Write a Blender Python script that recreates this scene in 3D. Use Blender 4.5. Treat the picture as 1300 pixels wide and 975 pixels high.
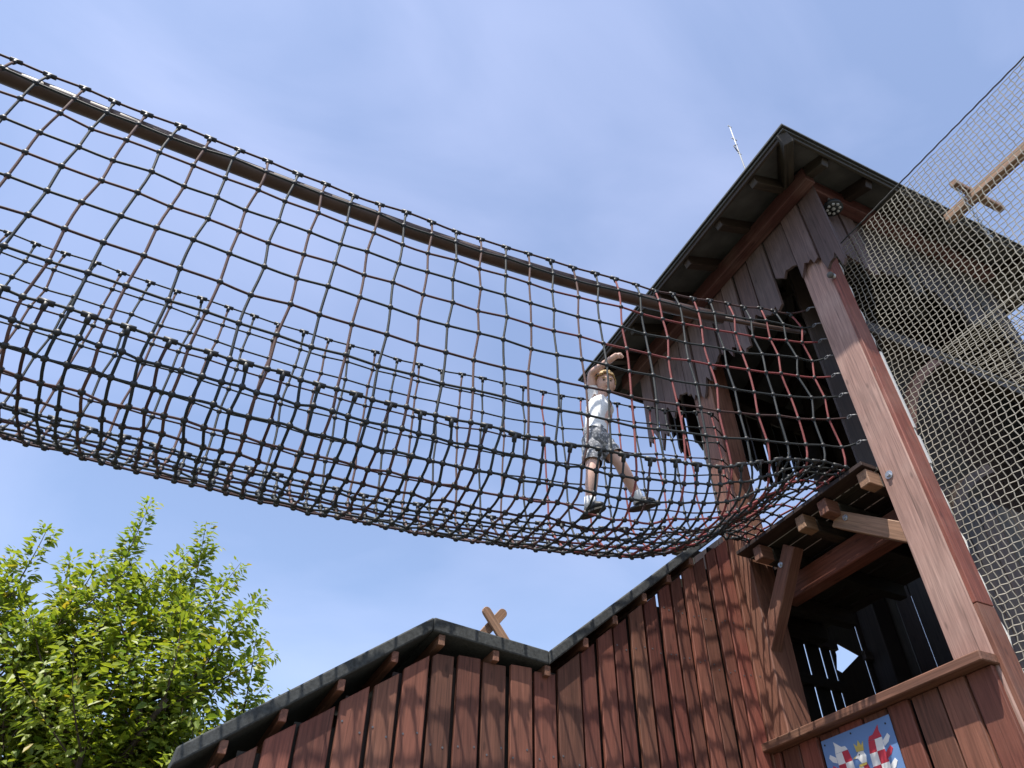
import bpy, bmesh, math, random
from mathutils import Vector, Matrix, noise
R = random.Random(7)
rad = math.radians
for o in list(bpy.data.objects): bpy.data.objects.remove(o)
S = bpy.context.scene
COL = S.collection

# ------------------------------------------------------------------ camera
# world axes: x = v (along the bridge, towards the tower), y = u (away from the camera), z up; the eye is the origin, the ground lies 1.6 m below
F, PITCH, ROLL, AZ = 950., rad(42.4), rad(-0.8), rad(-24.7)
CX, CY = 650., 487.5
Uw = Vector((math.sin(AZ), math.cos(AZ), 0)); Vw = Vector((math.cos(AZ), -math.sin(AZ), 0))
fw = Vector((0, math.cos(PITCH), math.sin(PITCH))); up0 = Vector((0, -math.sin(PITCH), math.cos(PITCH))); rt0 = Vector((1, 0, 0))
rt = rt0*math.cos(ROLL) - up0*math.sin(ROLL); up = up0*math.cos(ROLL) + rt0*math.sin(ROLL)
def loc3(d): return Vector((d.dot(Vw), d.dot(Uw), d.z))
FWD, UP, RT = loc3(fw), loc3(up), loc3(rt)
cam = bpy.data.cameras.new('camera'); cam.sensor_width = 36; cam.lens = F/1300*36; cam.clip_end = 3000; cam.clip_start = .05
co = bpy.data.objects.new('camera', cam); COL.objects.link(co)
m = Matrix((RT, UP, -FWD)).transposed().to_4x4(); co.matrix_world = m
S.camera = co
def ray(x, y): return FWD*F + RT*(x-CX) - UP*(y-CY)
def on_u(x, y, u): d = ray(x, y); return d*(u/d.y)
def on_v(x, y, v): d = ray(x, y); return d*(v/d.x)
def on_z(x, y, z): d = ray(x, y); return d*(z/d.z)

# ------------------------------------------------------------------ light
LDIR = Vector((.335, .25, -1.0)).normalized()       # the way the sunlight travels
sd = -LDIR
EL = math.asin(sd.z); ROT = math.atan2(sd.x, sd.y)
W = bpy.data.worlds.new('World'); S.world = W; W.use_nodes = True
nt = W.node_tree; nt.nodes.clear()
sky = nt.nodes.new('ShaderNodeTexSky'); sky.sky_type = 'NISHITA'; sky.sun_disc = False
sky.sun_elevation = EL; sky.sun_rotation = ROT; sky.air_density = 1.0; sky.dust_density = 1.2; sky.ozone_density = 2.6; sky.altitude = 200
bg = nt.nodes.new('ShaderNodeBackground'); bg.inputs[1].default_value = 0.15
out = nt.nodes.new('ShaderNodeOutputWorld')
tc = nt.nodes.new('ShaderNodeTexCoord')
mp = nt.nodes.new('ShaderNodeMapping'); mp.inputs['Scale'].default_value = (1.2, 2.6, 3.0); mp.inputs['Rotation'].default_value = (.3, .2, .9)
nz = nt.nodes.new('ShaderNodeTexNoise'); nz.inputs['Scale'].default_value = 1.5; nz.inputs['Detail'].default_value = 7; nz.inputs['Roughness'].default_value = .48; nz.inputs['Distortion'].default_value = .6
cr = nt.nodes.new('ShaderNodeMapRange'); cr.inputs[1].default_value = .40; cr.inputs[2].default_value = .80; cr.inputs[3].default_value = .09; cr.inputs[4].default_value = .26
mx = nt.nodes.new('ShaderNodeMix'); mx.data_type = 'RGBA'; mx.inputs[7].default_value = (5.5, 5.6, 7.4, 1)   # thin cirrus veil
L = nt.links.new
L(tc.outputs['Generated'], mp.inputs[0]); L(mp.outputs[0], nz.inputs[0]); L(nz.outputs[0], cr.inputs[0]); L(cr.outputs[0], mx.inputs[0])
L(sky.outputs[0], mx.inputs[6]); L(mx.outputs[2], bg.inputs[0]); L(bg.outputs[0], out.inputs[0])
sun = bpy.data.lights.new('sun', 'SUN'); sun.energy = 4.8; sun.angle = rad(.53); sun.color = (1, .95, .87)
so = bpy.data.objects.new('sun', sun); COL.objects.link(so); so.rotation_euler = LDIR.to_track_quat('-Z', 'Y').to_euler(); so.location = sd*30
vs = S.view_settings; vs.view_transform = 'Standard'; vs.look = 'None'; vs.gamma = 1; vs.use_curve_mapping = False; vs.exposure = 0.68

# ------------------------------------------------------------------ materials
def newmat(name):
    mt = bpy.data.materials.new(name); mt.use_nodes = True
    return mt, mt.node_tree, mt.node_tree.nodes['Principled BSDF']
def wood(name, c, var=.35, rough=.62, bleach=.25, bleach_c=(.42, .30, .24), hue=1.0):
    """painted timber: grain along local z, per-piece tone, worn paint"""
    mt, t, b = newmat(name); n = t.nodes; l = t.links.new
    tc = n.new('ShaderNodeTexCoord'); oi = n.new('ShaderNodeObjectInfo')
    off = n.new('ShaderNodeVectorMath'); off.operation = 'SCALE'; off.inputs[0].default_value = (37, 53, 71); l(oi.outputs['Random'], off.inputs['Scale'])
    add = n.new('ShaderNodeVectorMath'); l(tc.outputs['Object'], add.inputs[0]); l(off.outputs[0], add.inputs[1])
    mp = n.new('ShaderNodeMapping'); mp.inputs['Scale'].default_value = (26, 26, 1.3); l(add.outputs[0], mp.inputs[0])
    g = n.new('ShaderNodeTexNoise'); g.inputs['Scale'].default_value = 2.2; g.inputs['Detail'].default_value = 6; g.inputs['Distortion'].default_value = .8; l(mp.outputs[0], g.inputs[0])
    w = n.new('ShaderNodeTexNoise'); w.inputs['Scale'].default_value = 3.1; w.inputs['Detail'].default_value = 5; l(add.outputs[0], w.inputs[0])
    mp2 = n.new('ShaderNodeMapping'); mp2.inputs['Scale'].default_value = (9, 9, 3.2); l(add.outputs[0], mp2.inputs[0])
    kn = n.new('ShaderNodeTexVoronoi'); kn.inputs['Scale'].default_value = 1.0; l(mp2.outputs[0], kn.inputs[0])
    kr = n.new('ShaderNodeMapRange'); kr.inputs[1].default_value = .05; kr.inputs[2].default_value = .12; kr.inputs[3].default_value = .6; kr.inputs[4].default_value = 1; l(kn.outputs['Distance'], kr.inputs[0])
    gr = n.new('ShaderNodeMapRange'); gr.inputs[1].default_value = .3; gr.inputs[2].default_value = .7; gr.inputs[3].default_value = .62; gr.inputs[4].default_value = 1.25; l(g.outputs[0], gr.inputs[0])
    rv = n.new('ShaderNodeMapRange'); rv.inputs[3].default_value = 1-var; rv.inputs[4].default_value = 1+var; l(oi.outputs['Random'], rv.inputs[0])
    mu = n.new('ShaderNodeMath'); mu.operation = 'MULTIPLY'; l(gr.outputs[0], mu.inputs[0]); l(rv.outputs[0], mu.inputs[1])
    mu2 = n.new('ShaderNodeMath'); mu2.operation = 'MULTIPLY'; l(mu.outputs[0], mu2.inputs[0]); l(kr.outputs[0], mu2.inputs[1])
    mp3 = n.new('ShaderNodeMapping'); mp3.inputs['Scale'].default_value = (70, 70, 1.1); l(add.outputs[0], mp3.inputs[0])
    ck = n.new('ShaderNodeTexNoise'); ck.inputs['Scale'].default_value = 1.0; ck.inputs['Detail'].default_value = 2; l(mp3.outputs[0], ck.inputs[0])
    ckr = n.new('ShaderNodeMapRange'); ckr.inputs[1].default_value = .66; ckr.inputs[2].default_value = .70; ckr.inputs[3].default_value = 1; ckr.inputs[4].default_value = .6; l(ck.outputs[0], ckr.inputs[0])
    mu3 = n.new('ShaderNodeMath'); mu3.operation = 'MULTIPLY'; l(mu2.outputs[0], mu3.inputs[0]); l(ckr.outputs[0], mu3.inputs[1]); mu2 = mu3
    wr = n.new('ShaderNodeMapRange'); wr.inputs[1].default_value = .45; wr.inputs[2].default_value = .72; wr.inputs[3].default_value = 0; wr.inputs[4].default_value = bleach*2; l(w.outputs[0], wr.inputs[0])
    mix = n.new('ShaderNodeMix'); mix.data_type = 'RGBA'; hs = n.new('ShaderNodeMath'); hs.operation = 'FRACT'; hm = n.new('ShaderNodeMath'); hm.operation = 'MULTIPLY'; hm.inputs[1].default_value = 7.3; l(oi.outputs['Random'], hm.inputs[0]); l(hm.outputs[0], hs.inputs[0])
    cm_ = n.new('ShaderNodeMix'); cm_.data_type = 'RGBA'; cm_.inputs[6].default_value = (*c, 1); av = sum(c)/3; cm_.inputs[7].default_value = (c[0]*.86+av*.12, c[1]*(1+.35*hue), c[2]*(1+.2*hue), 1); l(hs.outputs[0], cm_.inputs[0]); l(cm_.outputs[2], mix.inputs[6]); mix.inputs[7].default_value = (*bleach_c, 1); l(wr.outputs[0], mix.inputs[0])
    sc = n.new('ShaderNodeVectorMath'); sc.operation = 'SCALE'; l(mix.outputs[2], sc.inputs[0]); l(mu2.outputs[0], sc.inputs['Scale'])
    l(sc.outputs[0], b.inputs['Base Color']); b.inputs['Roughness'].default_value = rough
    b.inputs['Specular IOR Level'].default_value = .35
    bp = n.new('ShaderNodeBump'); bp.inputs['Strength'].default_value = .35; bp.inputs['Distance'].default_value = .004; l(g.outputs[0], bp.inputs['Height']); l(bp.outputs[0], b.inputs['Normal'])
    return mt
def plain(name, c, rough=.6, metal=0, nscale=30, var=.25, bump=.1, spec=.4):
    mt, t, b = newmat(name); n = t.nodes; l = t.links.new
    tc = n.new('ShaderNodeTexCoord')
    g = n.new('ShaderNodeTexNoise'); g.inputs['Scale'].default_value = nscale; g.inputs['Detail'].default_value = 5; l(tc.outputs['Object'], g.inputs[0])
    gr = n.new('ShaderNodeMapRange'); gr.inputs[1].default_value = .3; gr.inputs[2].default_value = .7; gr.inputs[3].default_value = 1-var; gr.inputs[4].default_value = 1+var; l(g.outputs[0], gr.inputs[0])
    sc = n.new('ShaderNodeVectorMath'); sc.operation = 'SCALE'; sc.inputs[0].default_value = c; l(gr.outputs[0], sc.inputs['Scale']); l(sc.outputs[0], b.inputs['Base Color'])
    b.inputs['Roughness'].default_value = rough; b.inputs['Metallic'].default_value = metal; b.inputs['Specular IOR Level'].default_value = spec
    if bump:
        bp = n.new('ShaderNodeBump'); bp.inputs['Strength'].default_value = bump; bp.inputs['Distance'].default_value = .003; l(g.outputs[0], bp.inputs['Height']); l(bp.outputs[0], b.inputs['Normal'])
    return mt
M = {}
M['board'] = wood('painted_board', (.175, .052, .036), var=.32, bleach=.14, bleach_c=(.22, .105, .068), hue=.8)
M['rail'] = wood('rail_timber', (.20, .082, .055), var=.15, bleach=.2, bleach_c=(.30, .17, .11), hue=.3)
M['post'] = wood('post_timber', (.33, .195, .158), var=.05, bleach=.22, bleach_c=(.42, .29, .24))
M['redplank'] = wood('red_plank', (.20, .060, .042), var=.1, bleach=.1)
M['redbeam'] = wood('red_beam', (.095, .030, .027), var=.12, bleach=.08, hue=.2)
M['grey'] = wood('weathered_board', (.112, .068, .060), var=.25, bleach=.2, bleach_c=(.16, .115, .108), hue=.1)
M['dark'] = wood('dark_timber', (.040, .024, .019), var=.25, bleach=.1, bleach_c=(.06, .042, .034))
M['pale'] = wood('pale_timber', (.29, .155, .095), var=.12, bleach=.2, bleach_c=(.40, .26, .17), hue=.1)
M['soffit'] = plain('roof_sheet', (.095, .092, .088), .8, nscale=6)
M['felt'] = plain('roofing_felt', (.055, .058, .058), .85, nscale=60, var=.35, bump=.5)
M['rope_red'] = plain('red_rope', (.20, .045, .042), .75, nscale=160, var=.35, bump=.4)
M['rope_tan'] = plain('backlit_red_rope', (.10, .053, .044), .8, nscale=160, var=.3, bump=.4)  # the same red rope seen against the light, painted as a duller tan
M['rope_dark'] = plain('dark_rope', (.017, .021, .022), .7, nscale=160, var=.4, bump=.4)
M['rope_brown'] = plain('dark_red_rope', (.05, .022, .02), .75, nscale=160, var=.35, bump=.4)
# one red rope: sunlit red near the tower, backlit brown beyond, painted in
mt, t, b = newmat('part_sunlit_red_rope'); n = t.nodes; l = t.links.new
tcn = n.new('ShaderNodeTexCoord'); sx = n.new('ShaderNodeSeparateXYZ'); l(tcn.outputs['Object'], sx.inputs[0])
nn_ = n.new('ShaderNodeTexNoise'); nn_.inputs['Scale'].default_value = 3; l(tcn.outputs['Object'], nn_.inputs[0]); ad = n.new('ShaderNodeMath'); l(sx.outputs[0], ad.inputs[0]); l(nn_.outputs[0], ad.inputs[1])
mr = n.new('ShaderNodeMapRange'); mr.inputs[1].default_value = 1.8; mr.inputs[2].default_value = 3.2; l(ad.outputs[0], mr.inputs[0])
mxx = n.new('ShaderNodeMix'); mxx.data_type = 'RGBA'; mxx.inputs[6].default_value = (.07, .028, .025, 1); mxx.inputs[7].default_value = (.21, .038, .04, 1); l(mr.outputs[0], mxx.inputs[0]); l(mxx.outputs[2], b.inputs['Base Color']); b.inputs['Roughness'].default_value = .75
M['rope_part_lit'] = mt
M['knot'] = plain('black_plastic', (.018, .019, .02), .5, nscale=20, var=.1, bump=0)
M['pipe'] = plain('brown_pipe', (.075, .042, .030), .55, nscale=8, var=.2, bump=.05, spec=.5)
M['steel'] = plain('zinc_steel', (.55, .57, .6), .38, metal=.85, nscale=40, var=.1, bump=0)
M['alu'] = plain('white_aerial', (.5, .5, .5), .45, nscale=20, var=.05, bump=0)
M['mesh'] = plain('net_twine', (.27, .25, .21), .85, nscale=9, var=.25, bump=0)
M['edge'] = plain('net_edge_rope', (.62, .60, .56), .85, nscale=60, var=.2, bump=.3)
M['edged'] = plain('net_dark_rope', (.05, .05, .05), .8, nscale=60, var=.2, bump=.3)
M['bark'] = plain('bark', (.085, .06, .045), .9, nscale=25, var=.4, bump=.8)
M['skin'] = plain('skin', (.66, .42, .33), .5, nscale=30, var=.04, bump=0)
M['hair'] = plain('blond_hair', (.50, .34, .15), .55, nscale=70, var=.35, bump=.4)
M['shirt'] = plain('white_cotton', (.80, .80, .80), .9, nscale=14, var=.05, bump=.5)
M['shoe'] = plain('black_shoe', (.02, .02, .022), .5, nscale=30, var=.2, bump=.1)
M['sole'] = plain('dark_sole', (.05, .046, .04), .7, nscale=30, var=.1, bump=0)
M['eye'] = plain('dark_eye', (.03, .025, .02), .3, var=0, bump=0)
M['lip'] = plain('lip', (.50, .20, .17), .5, var=.05, bump=0)
M['sign_blue'] = plain('blue_sheet', (.15, .26, .49), .35, nscale=5, var=.06, bump=0)
M['sign_red'] = plain('red_print', (.50, .05, .075), .4, nscale=30, var=.08, bump=0)
M['sign_white'] = plain('white_print', (.80, .79, .77), .4, nscale=30, var=.04, bump=0)
M['sign_gold'] = plain('gold_print', (.62, .47, .12), .4, nscale=30, var=.1, bump=0)
M['ink'] = plain('black_print', (.03, .03, .03), .5, var=0, bump=0)
M['iron'] = plain('dull_iron', (.16, .16, .165), .5, metal=.6, var=.1, bump=0)
M['glass'] = plain('lamp_glass', (.42, .43, .45), .2, nscale=30, var=.05, bump=0)
M['ground'] = plain('ground_gravel', (.10, .095, .07), .95, nscale=3, var=.3, bump=.4)
# patterned shorts
mt, t, b = newmat('patterned_shorts'); n = t.nodes; l = t.links.new
tcn = n.new('ShaderNodeTexCoord'); vo = n.new('ShaderNodeTexVoronoi'); vo.inputs['Scale'].default_value = 60; l(tcn.outputs['Object'], vo.inputs[0])
rp = n.new('ShaderNodeValToRGB'); rp.color_ramp.elements[0].color = (.46, .46, .47, 1); rp.color_ramp.elements[0].position = .28; rp.color_ramp.elements[1].color = (.17, .175, .19, 1); rp.color_ramp.elements[1].position = .5
l(vo.outputs['Distance'], rp.inputs[0]); l(rp.outputs[0], b.inputs['Base Color']); b.inputs['Roughness'].default_value = .9; M['shorts'] = mt
# leaves
def leafmat(name, c0, c1, c2):
    mt, t, b = newmat(name); n = t.nodes; l = t.links.new
    ge = n.new('ShaderNodeNewGeometry'); rp = n.new('ShaderNodeValToRGB'); e = rp.color_ramp.elements
    e[0].color = (*c0, 1); e[0].position = 0; e[1].color = (*c2, 1); e[1].position = 1; k = e.new(.55); k.color = (*c1, 1); k = e.new(.95); k.color = (*c1, 1)
    l(ge.outputs['Random Per Island'], rp.inputs[0]); l(rp.outputs[0], b.inputs['Base Color']); b.inputs['Roughness'].default_value = .45
    tr = n.new('ShaderNodeBsdfTranslucent'); ms = n.new('ShaderNodeMixShader'); ms.inputs[0].default_value = .42
    sc = n.new('ShaderNodeVectorMath'); sc.operation = 'MULTIPLY'; sc.inputs[1].default_value = (1.5, 1.5, .6); l(rp.outputs[0], sc.inputs[0]); l(sc.outputs[0], tr.inputs[0])
    l(b.outputs[0], ms.inputs[1]); l(tr.outputs[0], ms.inputs[2]); l(ms.outputs[0], n['Material Output'].inputs[0]); return mt
M['leaf'] = leafmat('leaf', (.095, .16, .026), (.255, .30, .045), (.37, .27, .045))

# ------------------------------------------------------------------ helpers
def mesh_obj(name, me, mat, parent=None, mw=None, kind=None):
    o = bpy.data.objects.new(name, me)
    if mat is not None and not me.materials: me.materials.append(M[mat] if isinstance(mat, str) else mat)
    COL.objects.link(o)
    if parent is not None: o.parent = parent; o.matrix_parent_inverse = parent.matrix_basis.inverted()
    if mw is not None: o.matrix_basis = mw
    if kind: o['kind'] = kind
    return o
def pyd(name, vs, fs, mat, parent=None, smooth=False, mw=None, kind=None):
    me = bpy.data.meshes.new(name); me.from_pydata([tuple(v) for v in vs], [], fs); me.update()
    if smooth: me.shade_smooth()
    return mesh_obj(name, me, mat, parent, mw, kind)
def thing(name, label, cat, loc=(0, 0, 0), group=None):
    o = bpy.data.objects.new(name, None); COL.objects.link(o); o.empty_display_size = .2
    o['label'] = label; o['category'] = cat
    if group: o['group'] = group
    o['_org'] = 1; del o['_org']
    return o
def frame(p0, p1, side):
    """matrix with local z from p0 to p1, local x near 'side'"""
    z = (p1-p0).normalized(); x = (side - z*side.dot(z)).normalized(); y = z.cross(x)
    return Matrix(((x.x, y.x, z.x, p0.x), (x.y, y.y, z.y, p0.y), (x.z, y.z, z.z, p0.z), (0, 0, 0, 1)))
def beam(name, p0, p1, w, d, mat, parent, side=Vector((0, 1, 0)), bev=.006, taper=0):
    """squared timber from p0 to p1; w along 'side', d across"""
    p0, p1 = Vector(p0), Vector(p1); ln = (p1-p0).length
    bm = bmesh.new(); r = bmesh.ops.create_cube(bm, size=1)
    for v in bm.verts:
        k = 1 + taper*(v.co.z)
        v.co = Vector((v.co.x*w*k, v.co.y*d, (v.co.z+.5)*ln))
    if bev: bmesh.ops.bevel(bm, geom=bm.edges[:], offset=bev, segments=1, affect='EDGES')
    me = bpy.data.meshes.new(name); bm.to_mesh(me); bm.free()
    return mesh_obj(name, me, mat, parent, frame(p0, p1, Vector(side)))
def prism(name, poly, thick, mat, parent, mw, bev=0):
    """polygon in local (x,z), extruded along local y from 0 to thick"""
    k = len(poly)
    vs = [(x, 0, z) for x, z in poly] + [(x, thick, z) for x, z in poly]
    fs = [tuple(range(k)), tuple(range(2*k-1, k-1, -1))] + [(i, i+k, (i+1) % k+k, (i+1) % k) for i in range(k)]
    bm = bmesh.new(); bv = [bm.verts.new(v) for v in vs]
    for f in fs: bm.faces.new([bv[i] for i in f])
    bmesh.ops.recalc_face_normals(bm, faces=bm.faces[:])
    if bev: bmesh.ops.bevel(bm, geom=bm.edges[:], offset=bev, segments=1, affect='EDGES', clamp_overlap=True)
    me = bpy.data.meshes.new(name); bm.to_mesh(me); bm.free()
    return mesh_obj(name, me, mat, parent, mw)
def tube_data(pts, r, sides=6, caps=True):
    pts = [Vector(p) for p in pts]; n = len(pts); vs, fs = [], []
    rr = r if isinstance(r, (list, tuple)) else [r]*n
    t0 = (pts[1]-pts[0]).normalized(); a = Vector((0, 0, 1)) if abs(t0.z) < .9 else Vector((1, 0, 0))
    nrm = (a - t0*a.dot(t0)).normalized()
    for i in range(n):
        t = (pts[min(i+1, n-1)]-pts[max(i-1, 0)]).normalized(); nrm = (nrm - t*nrm.dot(t)).normalized(); b = t.cross(nrm)
        for k in range(sides):
            an = 2*math.pi*k/sides; vs.append(pts[i] + (nrm*math.cos(an)+b*math.sin(an))*rr[i])
    for i in range(n-1):
        for k in range(sides):
            k2 = (k+1) % sides; fs.append((i*sides+k, i*sides+k2, (i+1)*sides+k2, (i+1)*sides+k))
    if caps: fs.append(tuple(range(sides-1, -1, -1))); fs.append(tuple((n-1)*sides+k for k in range(sides)))
    return vs, fs
def tube(name, pts, r, mat, parent, sides=6):
    vs, fs = tube_data(pts, r, sides); return pyd(name, vs, fs, mat, parent, smooth=True)
class Acc:
    def __init__(s): s.v, s.f = [], []
    def add(s, vs, fs):
        k = len(s.v); s.v += [tuple(v) for v in vs]; s.f += [tuple(i+k for i in f) for f in fs]
    def build(s, name, mat, parent=None, smooth=False, kind=None): return pyd(name, s.v, s.f, mat, parent, smooth, kind=kind)
def ellipsoid_data(c, rx, ry, rz, seg=8, rings=5):
    vs, fs = [Vector(c)+Vector((0, 0, rz))], []
    for i in range(1, rings):
        th = math.pi*i/rings
        for k in range(seg):
            ph = 2*math.pi*k/seg; vs.append(Vector(c)+Vector((rx*math.sin(th)*math.cos(ph), ry*math.sin(th)*math.sin(ph), rz*math.cos(th))))
    vs.append(Vector(c)-Vector((0, 0, rz)))
    for k in range(seg): fs.append((0, 1+k, 1+(k+1) % seg))
    for i in range(rings-2):
        for k in range(seg):
            a = 1+i*seg+k; b = 1+i*seg+(k+1) % seg; fs.append((a, a+seg, b+seg, b))
    la = len(vs)-1; o0 = 1+(rings-2)*seg
    for k in range(seg): fs.append((la, o0+(k+1) % seg, o0+k))
    return vs, fs
X, Y, Z = Vector((1, 0, 0)), Vector((0, 1, 0)), Vector((0, 0, 1))
GZ = -1.6
def uv(u, v, z): return Vector((v, u, z))
def rr(a, b): return R.uniform(a, b)

# ------------------------------------------------------------------ ground
g = pyd('ground', [(-600, -600, GZ), (600, -600, GZ), (600, 600, GZ), (-600, 600, GZ)], [(0, 1, 2, 3)], 'ground'); g['kind'] = 'structure'

# ------------------------------------------------------------------ tower
T = thing('wooden_tower', 'tall brown timber play tower with hipped roof and ragged hanging boards', 'tower')
def bolt(p, nrm, parent, r=.022):
    p = Vector(p); n = Vector(nrm)
    vs, fs = tube_data([p, p+n*.006], r, 14); o = pyd('bolt_washer', vs, fs, 'steel', parent)
    vs, fs = tube_data([p+n*.004, p+n*.020], r*.55, 6); acc = Acc(); acc.add(vs, fs); acc.build('bolt', 'steel', parent)
# posts
PR = beam('post', uv(2.59, 4.08, GZ), uv(2.59, 4.08, 5.80), .24, .16, 'post', T, Y, .008)
PL = beam('post', uv(4.21, 4.12, GZ), uv(4.21, 4.12, 5.80), .26, .24, 'rail', T, Y, .008)
for (u, v) in ((2.59, 6.33), (4.94, 6.33), ):
    beam('post', uv(u, v, GZ), uv(u, v, 5.80), .22, .22, 'dark', T, Y, .008)
p = on_v(1129, 603, 4.0); bolt((3.999, p.y, p.z), (-1, 0, 0), PR, .03)
# red side planks on the corner post
zj = on_v(1240, 776, 4.1).z
beam('side_plank', uv(2.455, 4.075, zj+.004), uv(2.455, 4.075, 5.2), .03, .14, 'redplank', T, Y, .004)
beam('side_plank', uv(2.455, 4.075, GZ), uv(2.455, 4.075, zj), .03, .14, 'redplank', T, Y, .004)
# wall plates
ZP0, ZP1 = 5.80, 6.0
beam('plate_beam', uv(2.22, 3.90, 5.9), uv(5.30, 3.90, 5.9), .17, .11, 'redbeam', T, Z)
beam('plate_beam', uv(2.25, 6.38, 5.9), uv(5.30, 6.38, 5.9), .2, .15, 'dark', T, Z)
beam('plate_beam', uv(2.33, 3.957, 5.9), uv(2.33, 6.30, 5.9), .17, .11, 'redbeam', T, Z)
beam('plate_beam', uv(4.98, 4.10, 5.9), uv(4.98, 6.30, 5.9), .2, .15, 'dark', T, Z)
# hipped roof
U0, U1, V0, V1, ZE, SL = 1.967, 5.487, 3.40, 6.92, 5.90, .42
uc, vc = (U0+U1)/2, (V0+V1)/2; ZA = ZE+SL*(U1-U0)/2
cs = [uv(U0, V0, ZE), uv(U1, V0, ZE), uv(U1, V1, ZE), uv(U0, V1, ZE)]; apex = uv(uc, vc, ZA)
for i in range(4):
    a, b_ = cs[i], cs[(i+1) % 4]; t_ = Vector((0, 0, .022)); t2 = Vector((0, 0, .045))
    pyd('roof_sheet', [a, b_, apex, a+t_, b_+t_, apex+t_], [(0, 2, 1), (3, 4, 5), (0, 1, 4, 3), (1, 2, 5, 4), (2, 0, 3, 5)], 'soffit', T)
    ce = uv(uc, vc, 0); e = .03
    A = a + (Vector((a.x-ce.x, a.y-ce.y, 0)).normalized()*e); B = b_ + (Vector((b_.x-ce.x, b_.y-ce.y, 0)).normalized()*e)
    pyd('roof_felt', [A+t_*1.15, B+t_*1.15, apex+t_*1.2, A+t2, B+t2, apex+t2], [(0, 2, 1), (3, 4, 5), (0, 1, 4, 3), (1, 2, 5, 4), (2, 0, 3, 5)], 'felt', T)
    # edge board just inside the eave
    dr = (b_-a).normalized(); inn = Vector((ce.x-(a.x+b_.x)/2, ce.y-(a.y+b_.y)/2, 0)).normalized()
    beam('eave_board', a+dr*.04+inn*.03-Z*.012, b_-dr*.04+inn*.03-Z*.012, .06, .025, 'dark', T, Z, .003)
    # rafters under the sheets
    n_ = 7
    for k in range(1, n_):
        s = k/n_; st = a.lerp(b_, s); dist = min(s, 1-s)*(U1-U0)*.98
        en = st + inn*dist + Z*SL*dist
        beam('rafter', st+inn*.06+Z*(SL*.06-.068), en-Z*.068, .075, .12, 'dark', T, dr, .004)
    beam('hip_rafter', a+(apex-a)*.02-Z*.078, apex-Z*.078, .09, .13, 'dark', T, dr, .004)
# ragged hanging boards
def ragged(mw, w, length, mat, amp=.10, slope=0):
    """board hanging from local z=0 down; ragged lower edge; local x is its width"""
    k = 4; pts = [(w/2, 0), (-w/2, 0)]
    zs = [-(length + rr(-amp, amp)*.55 + slope*(i/(k-1)-.5)) for i in range(k)]
    for i in range(k):
        x = -w/2 + w*i/(k-1)
        pts.append((x, zs[i]))
        if i < k-1 and R.random() < .75: pts.append((x + w/(k-1)*rr(.35, .8), zs[i]+rr(-.055, .07)))
    return prism('hanging_board', pts, .026, mat, T, mw, 0)
us = [2.26, 2.47, 2.69, 2.95, 3.20, 3.41, 3.60, 3.80, 4.0, 4.19, 4.37, 4.56, 4.73, 4.90, 5.10]
bz = [4.90, 5.12, 5.22, 5.02, 5.10, 4.93, 5.03, 4.97, 4.93, 4.90, 5.08, 4.98, 4.76, 4.88]
def boardmat(p, xax):   # local x -> xax, z up
    y = Z.cross(xax); return Matrix(((xax.x, y.x, 0, p.x), (xax.y, y.y, 0, p.y), (xax.z, y.z, 1, p.z), (0, 0, 0, 1)))
for i in range(len(us)-1):
    c = (us[i]+us[i+1])/2; w = us[i+1]-us[i]-rr(.010, .030)
    ragged(boardmat(uv(c, 3.99-.012*(i % 2), 5.86), Y), w, 5.86-bz[i], 'grey', .17, rr(-.16, .16))
v = 4.14; i = 0
while v < 6.3:      # right-hand side
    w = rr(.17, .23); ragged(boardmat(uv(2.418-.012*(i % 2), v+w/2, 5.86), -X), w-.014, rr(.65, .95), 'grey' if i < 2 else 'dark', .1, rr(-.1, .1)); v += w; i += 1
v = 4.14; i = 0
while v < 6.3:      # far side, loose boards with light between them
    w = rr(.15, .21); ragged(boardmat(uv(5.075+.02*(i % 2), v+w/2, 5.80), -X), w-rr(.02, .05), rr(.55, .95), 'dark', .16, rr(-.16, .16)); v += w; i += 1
# closed back
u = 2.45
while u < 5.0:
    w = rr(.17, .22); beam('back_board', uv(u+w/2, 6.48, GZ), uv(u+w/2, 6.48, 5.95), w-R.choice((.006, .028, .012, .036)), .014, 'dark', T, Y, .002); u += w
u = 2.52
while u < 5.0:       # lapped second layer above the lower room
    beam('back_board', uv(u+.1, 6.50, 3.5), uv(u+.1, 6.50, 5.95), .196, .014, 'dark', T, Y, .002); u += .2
# far side boarding: loose boards with gaps, one broken-out hole
HA, HR_, HB, HC = [on_u(x, y, 5.06) for (x, y) in ((1057, 813), (1091, 832), (1070, 854), (1063, 850))]
v = 4.05; i = 0
while v < 6.45:
    w = rr(.15, .19); g_ = R.choice((.010, .045, .022, .055, .030)); top = 3.35 if v < 4.6 else rr(3.9, 4.05)
    if v < HA.x-.06 < v+w: w = HA.x-.06-v
    if abs(v-(HA.x-.06)) < 1e-6:              # the broken board
        x0, x1 = v+.004, HR_.x+.06; w = x1+.004-v; mwb = Matrix.Translation((0, 5.063, 0))
        prism('parapet_board', [(x0, GZ), (x1, GZ), (x1, HR_.z), (HR_.x, HR_.z), (HB.x, HB.z), (HC.x, HC.z), (HA.x, (HA.z+HC.z)/2), (x0, (HA.z+HC.z)/2)], .014, 'dark', T, mwb)
        prism('parapet_board', [(x0, (HA.z+HC.z)/2+.002), (HA.x, (HA.z+HC.z)/2+.002), (HA.x, HA.z), (HR_.x, HR_.z+.002), (x1, HR_.z+.002), (x1, top), (x0, top)], .014, 'dark', T, mwb)
    else:
        beam('parapet_board', uv(5.07, v+w/2, GZ), uv(5.07, v+w/2, top), w-g_, .014, 'dark', T, X, .002)
    v += w; i += 1
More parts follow.
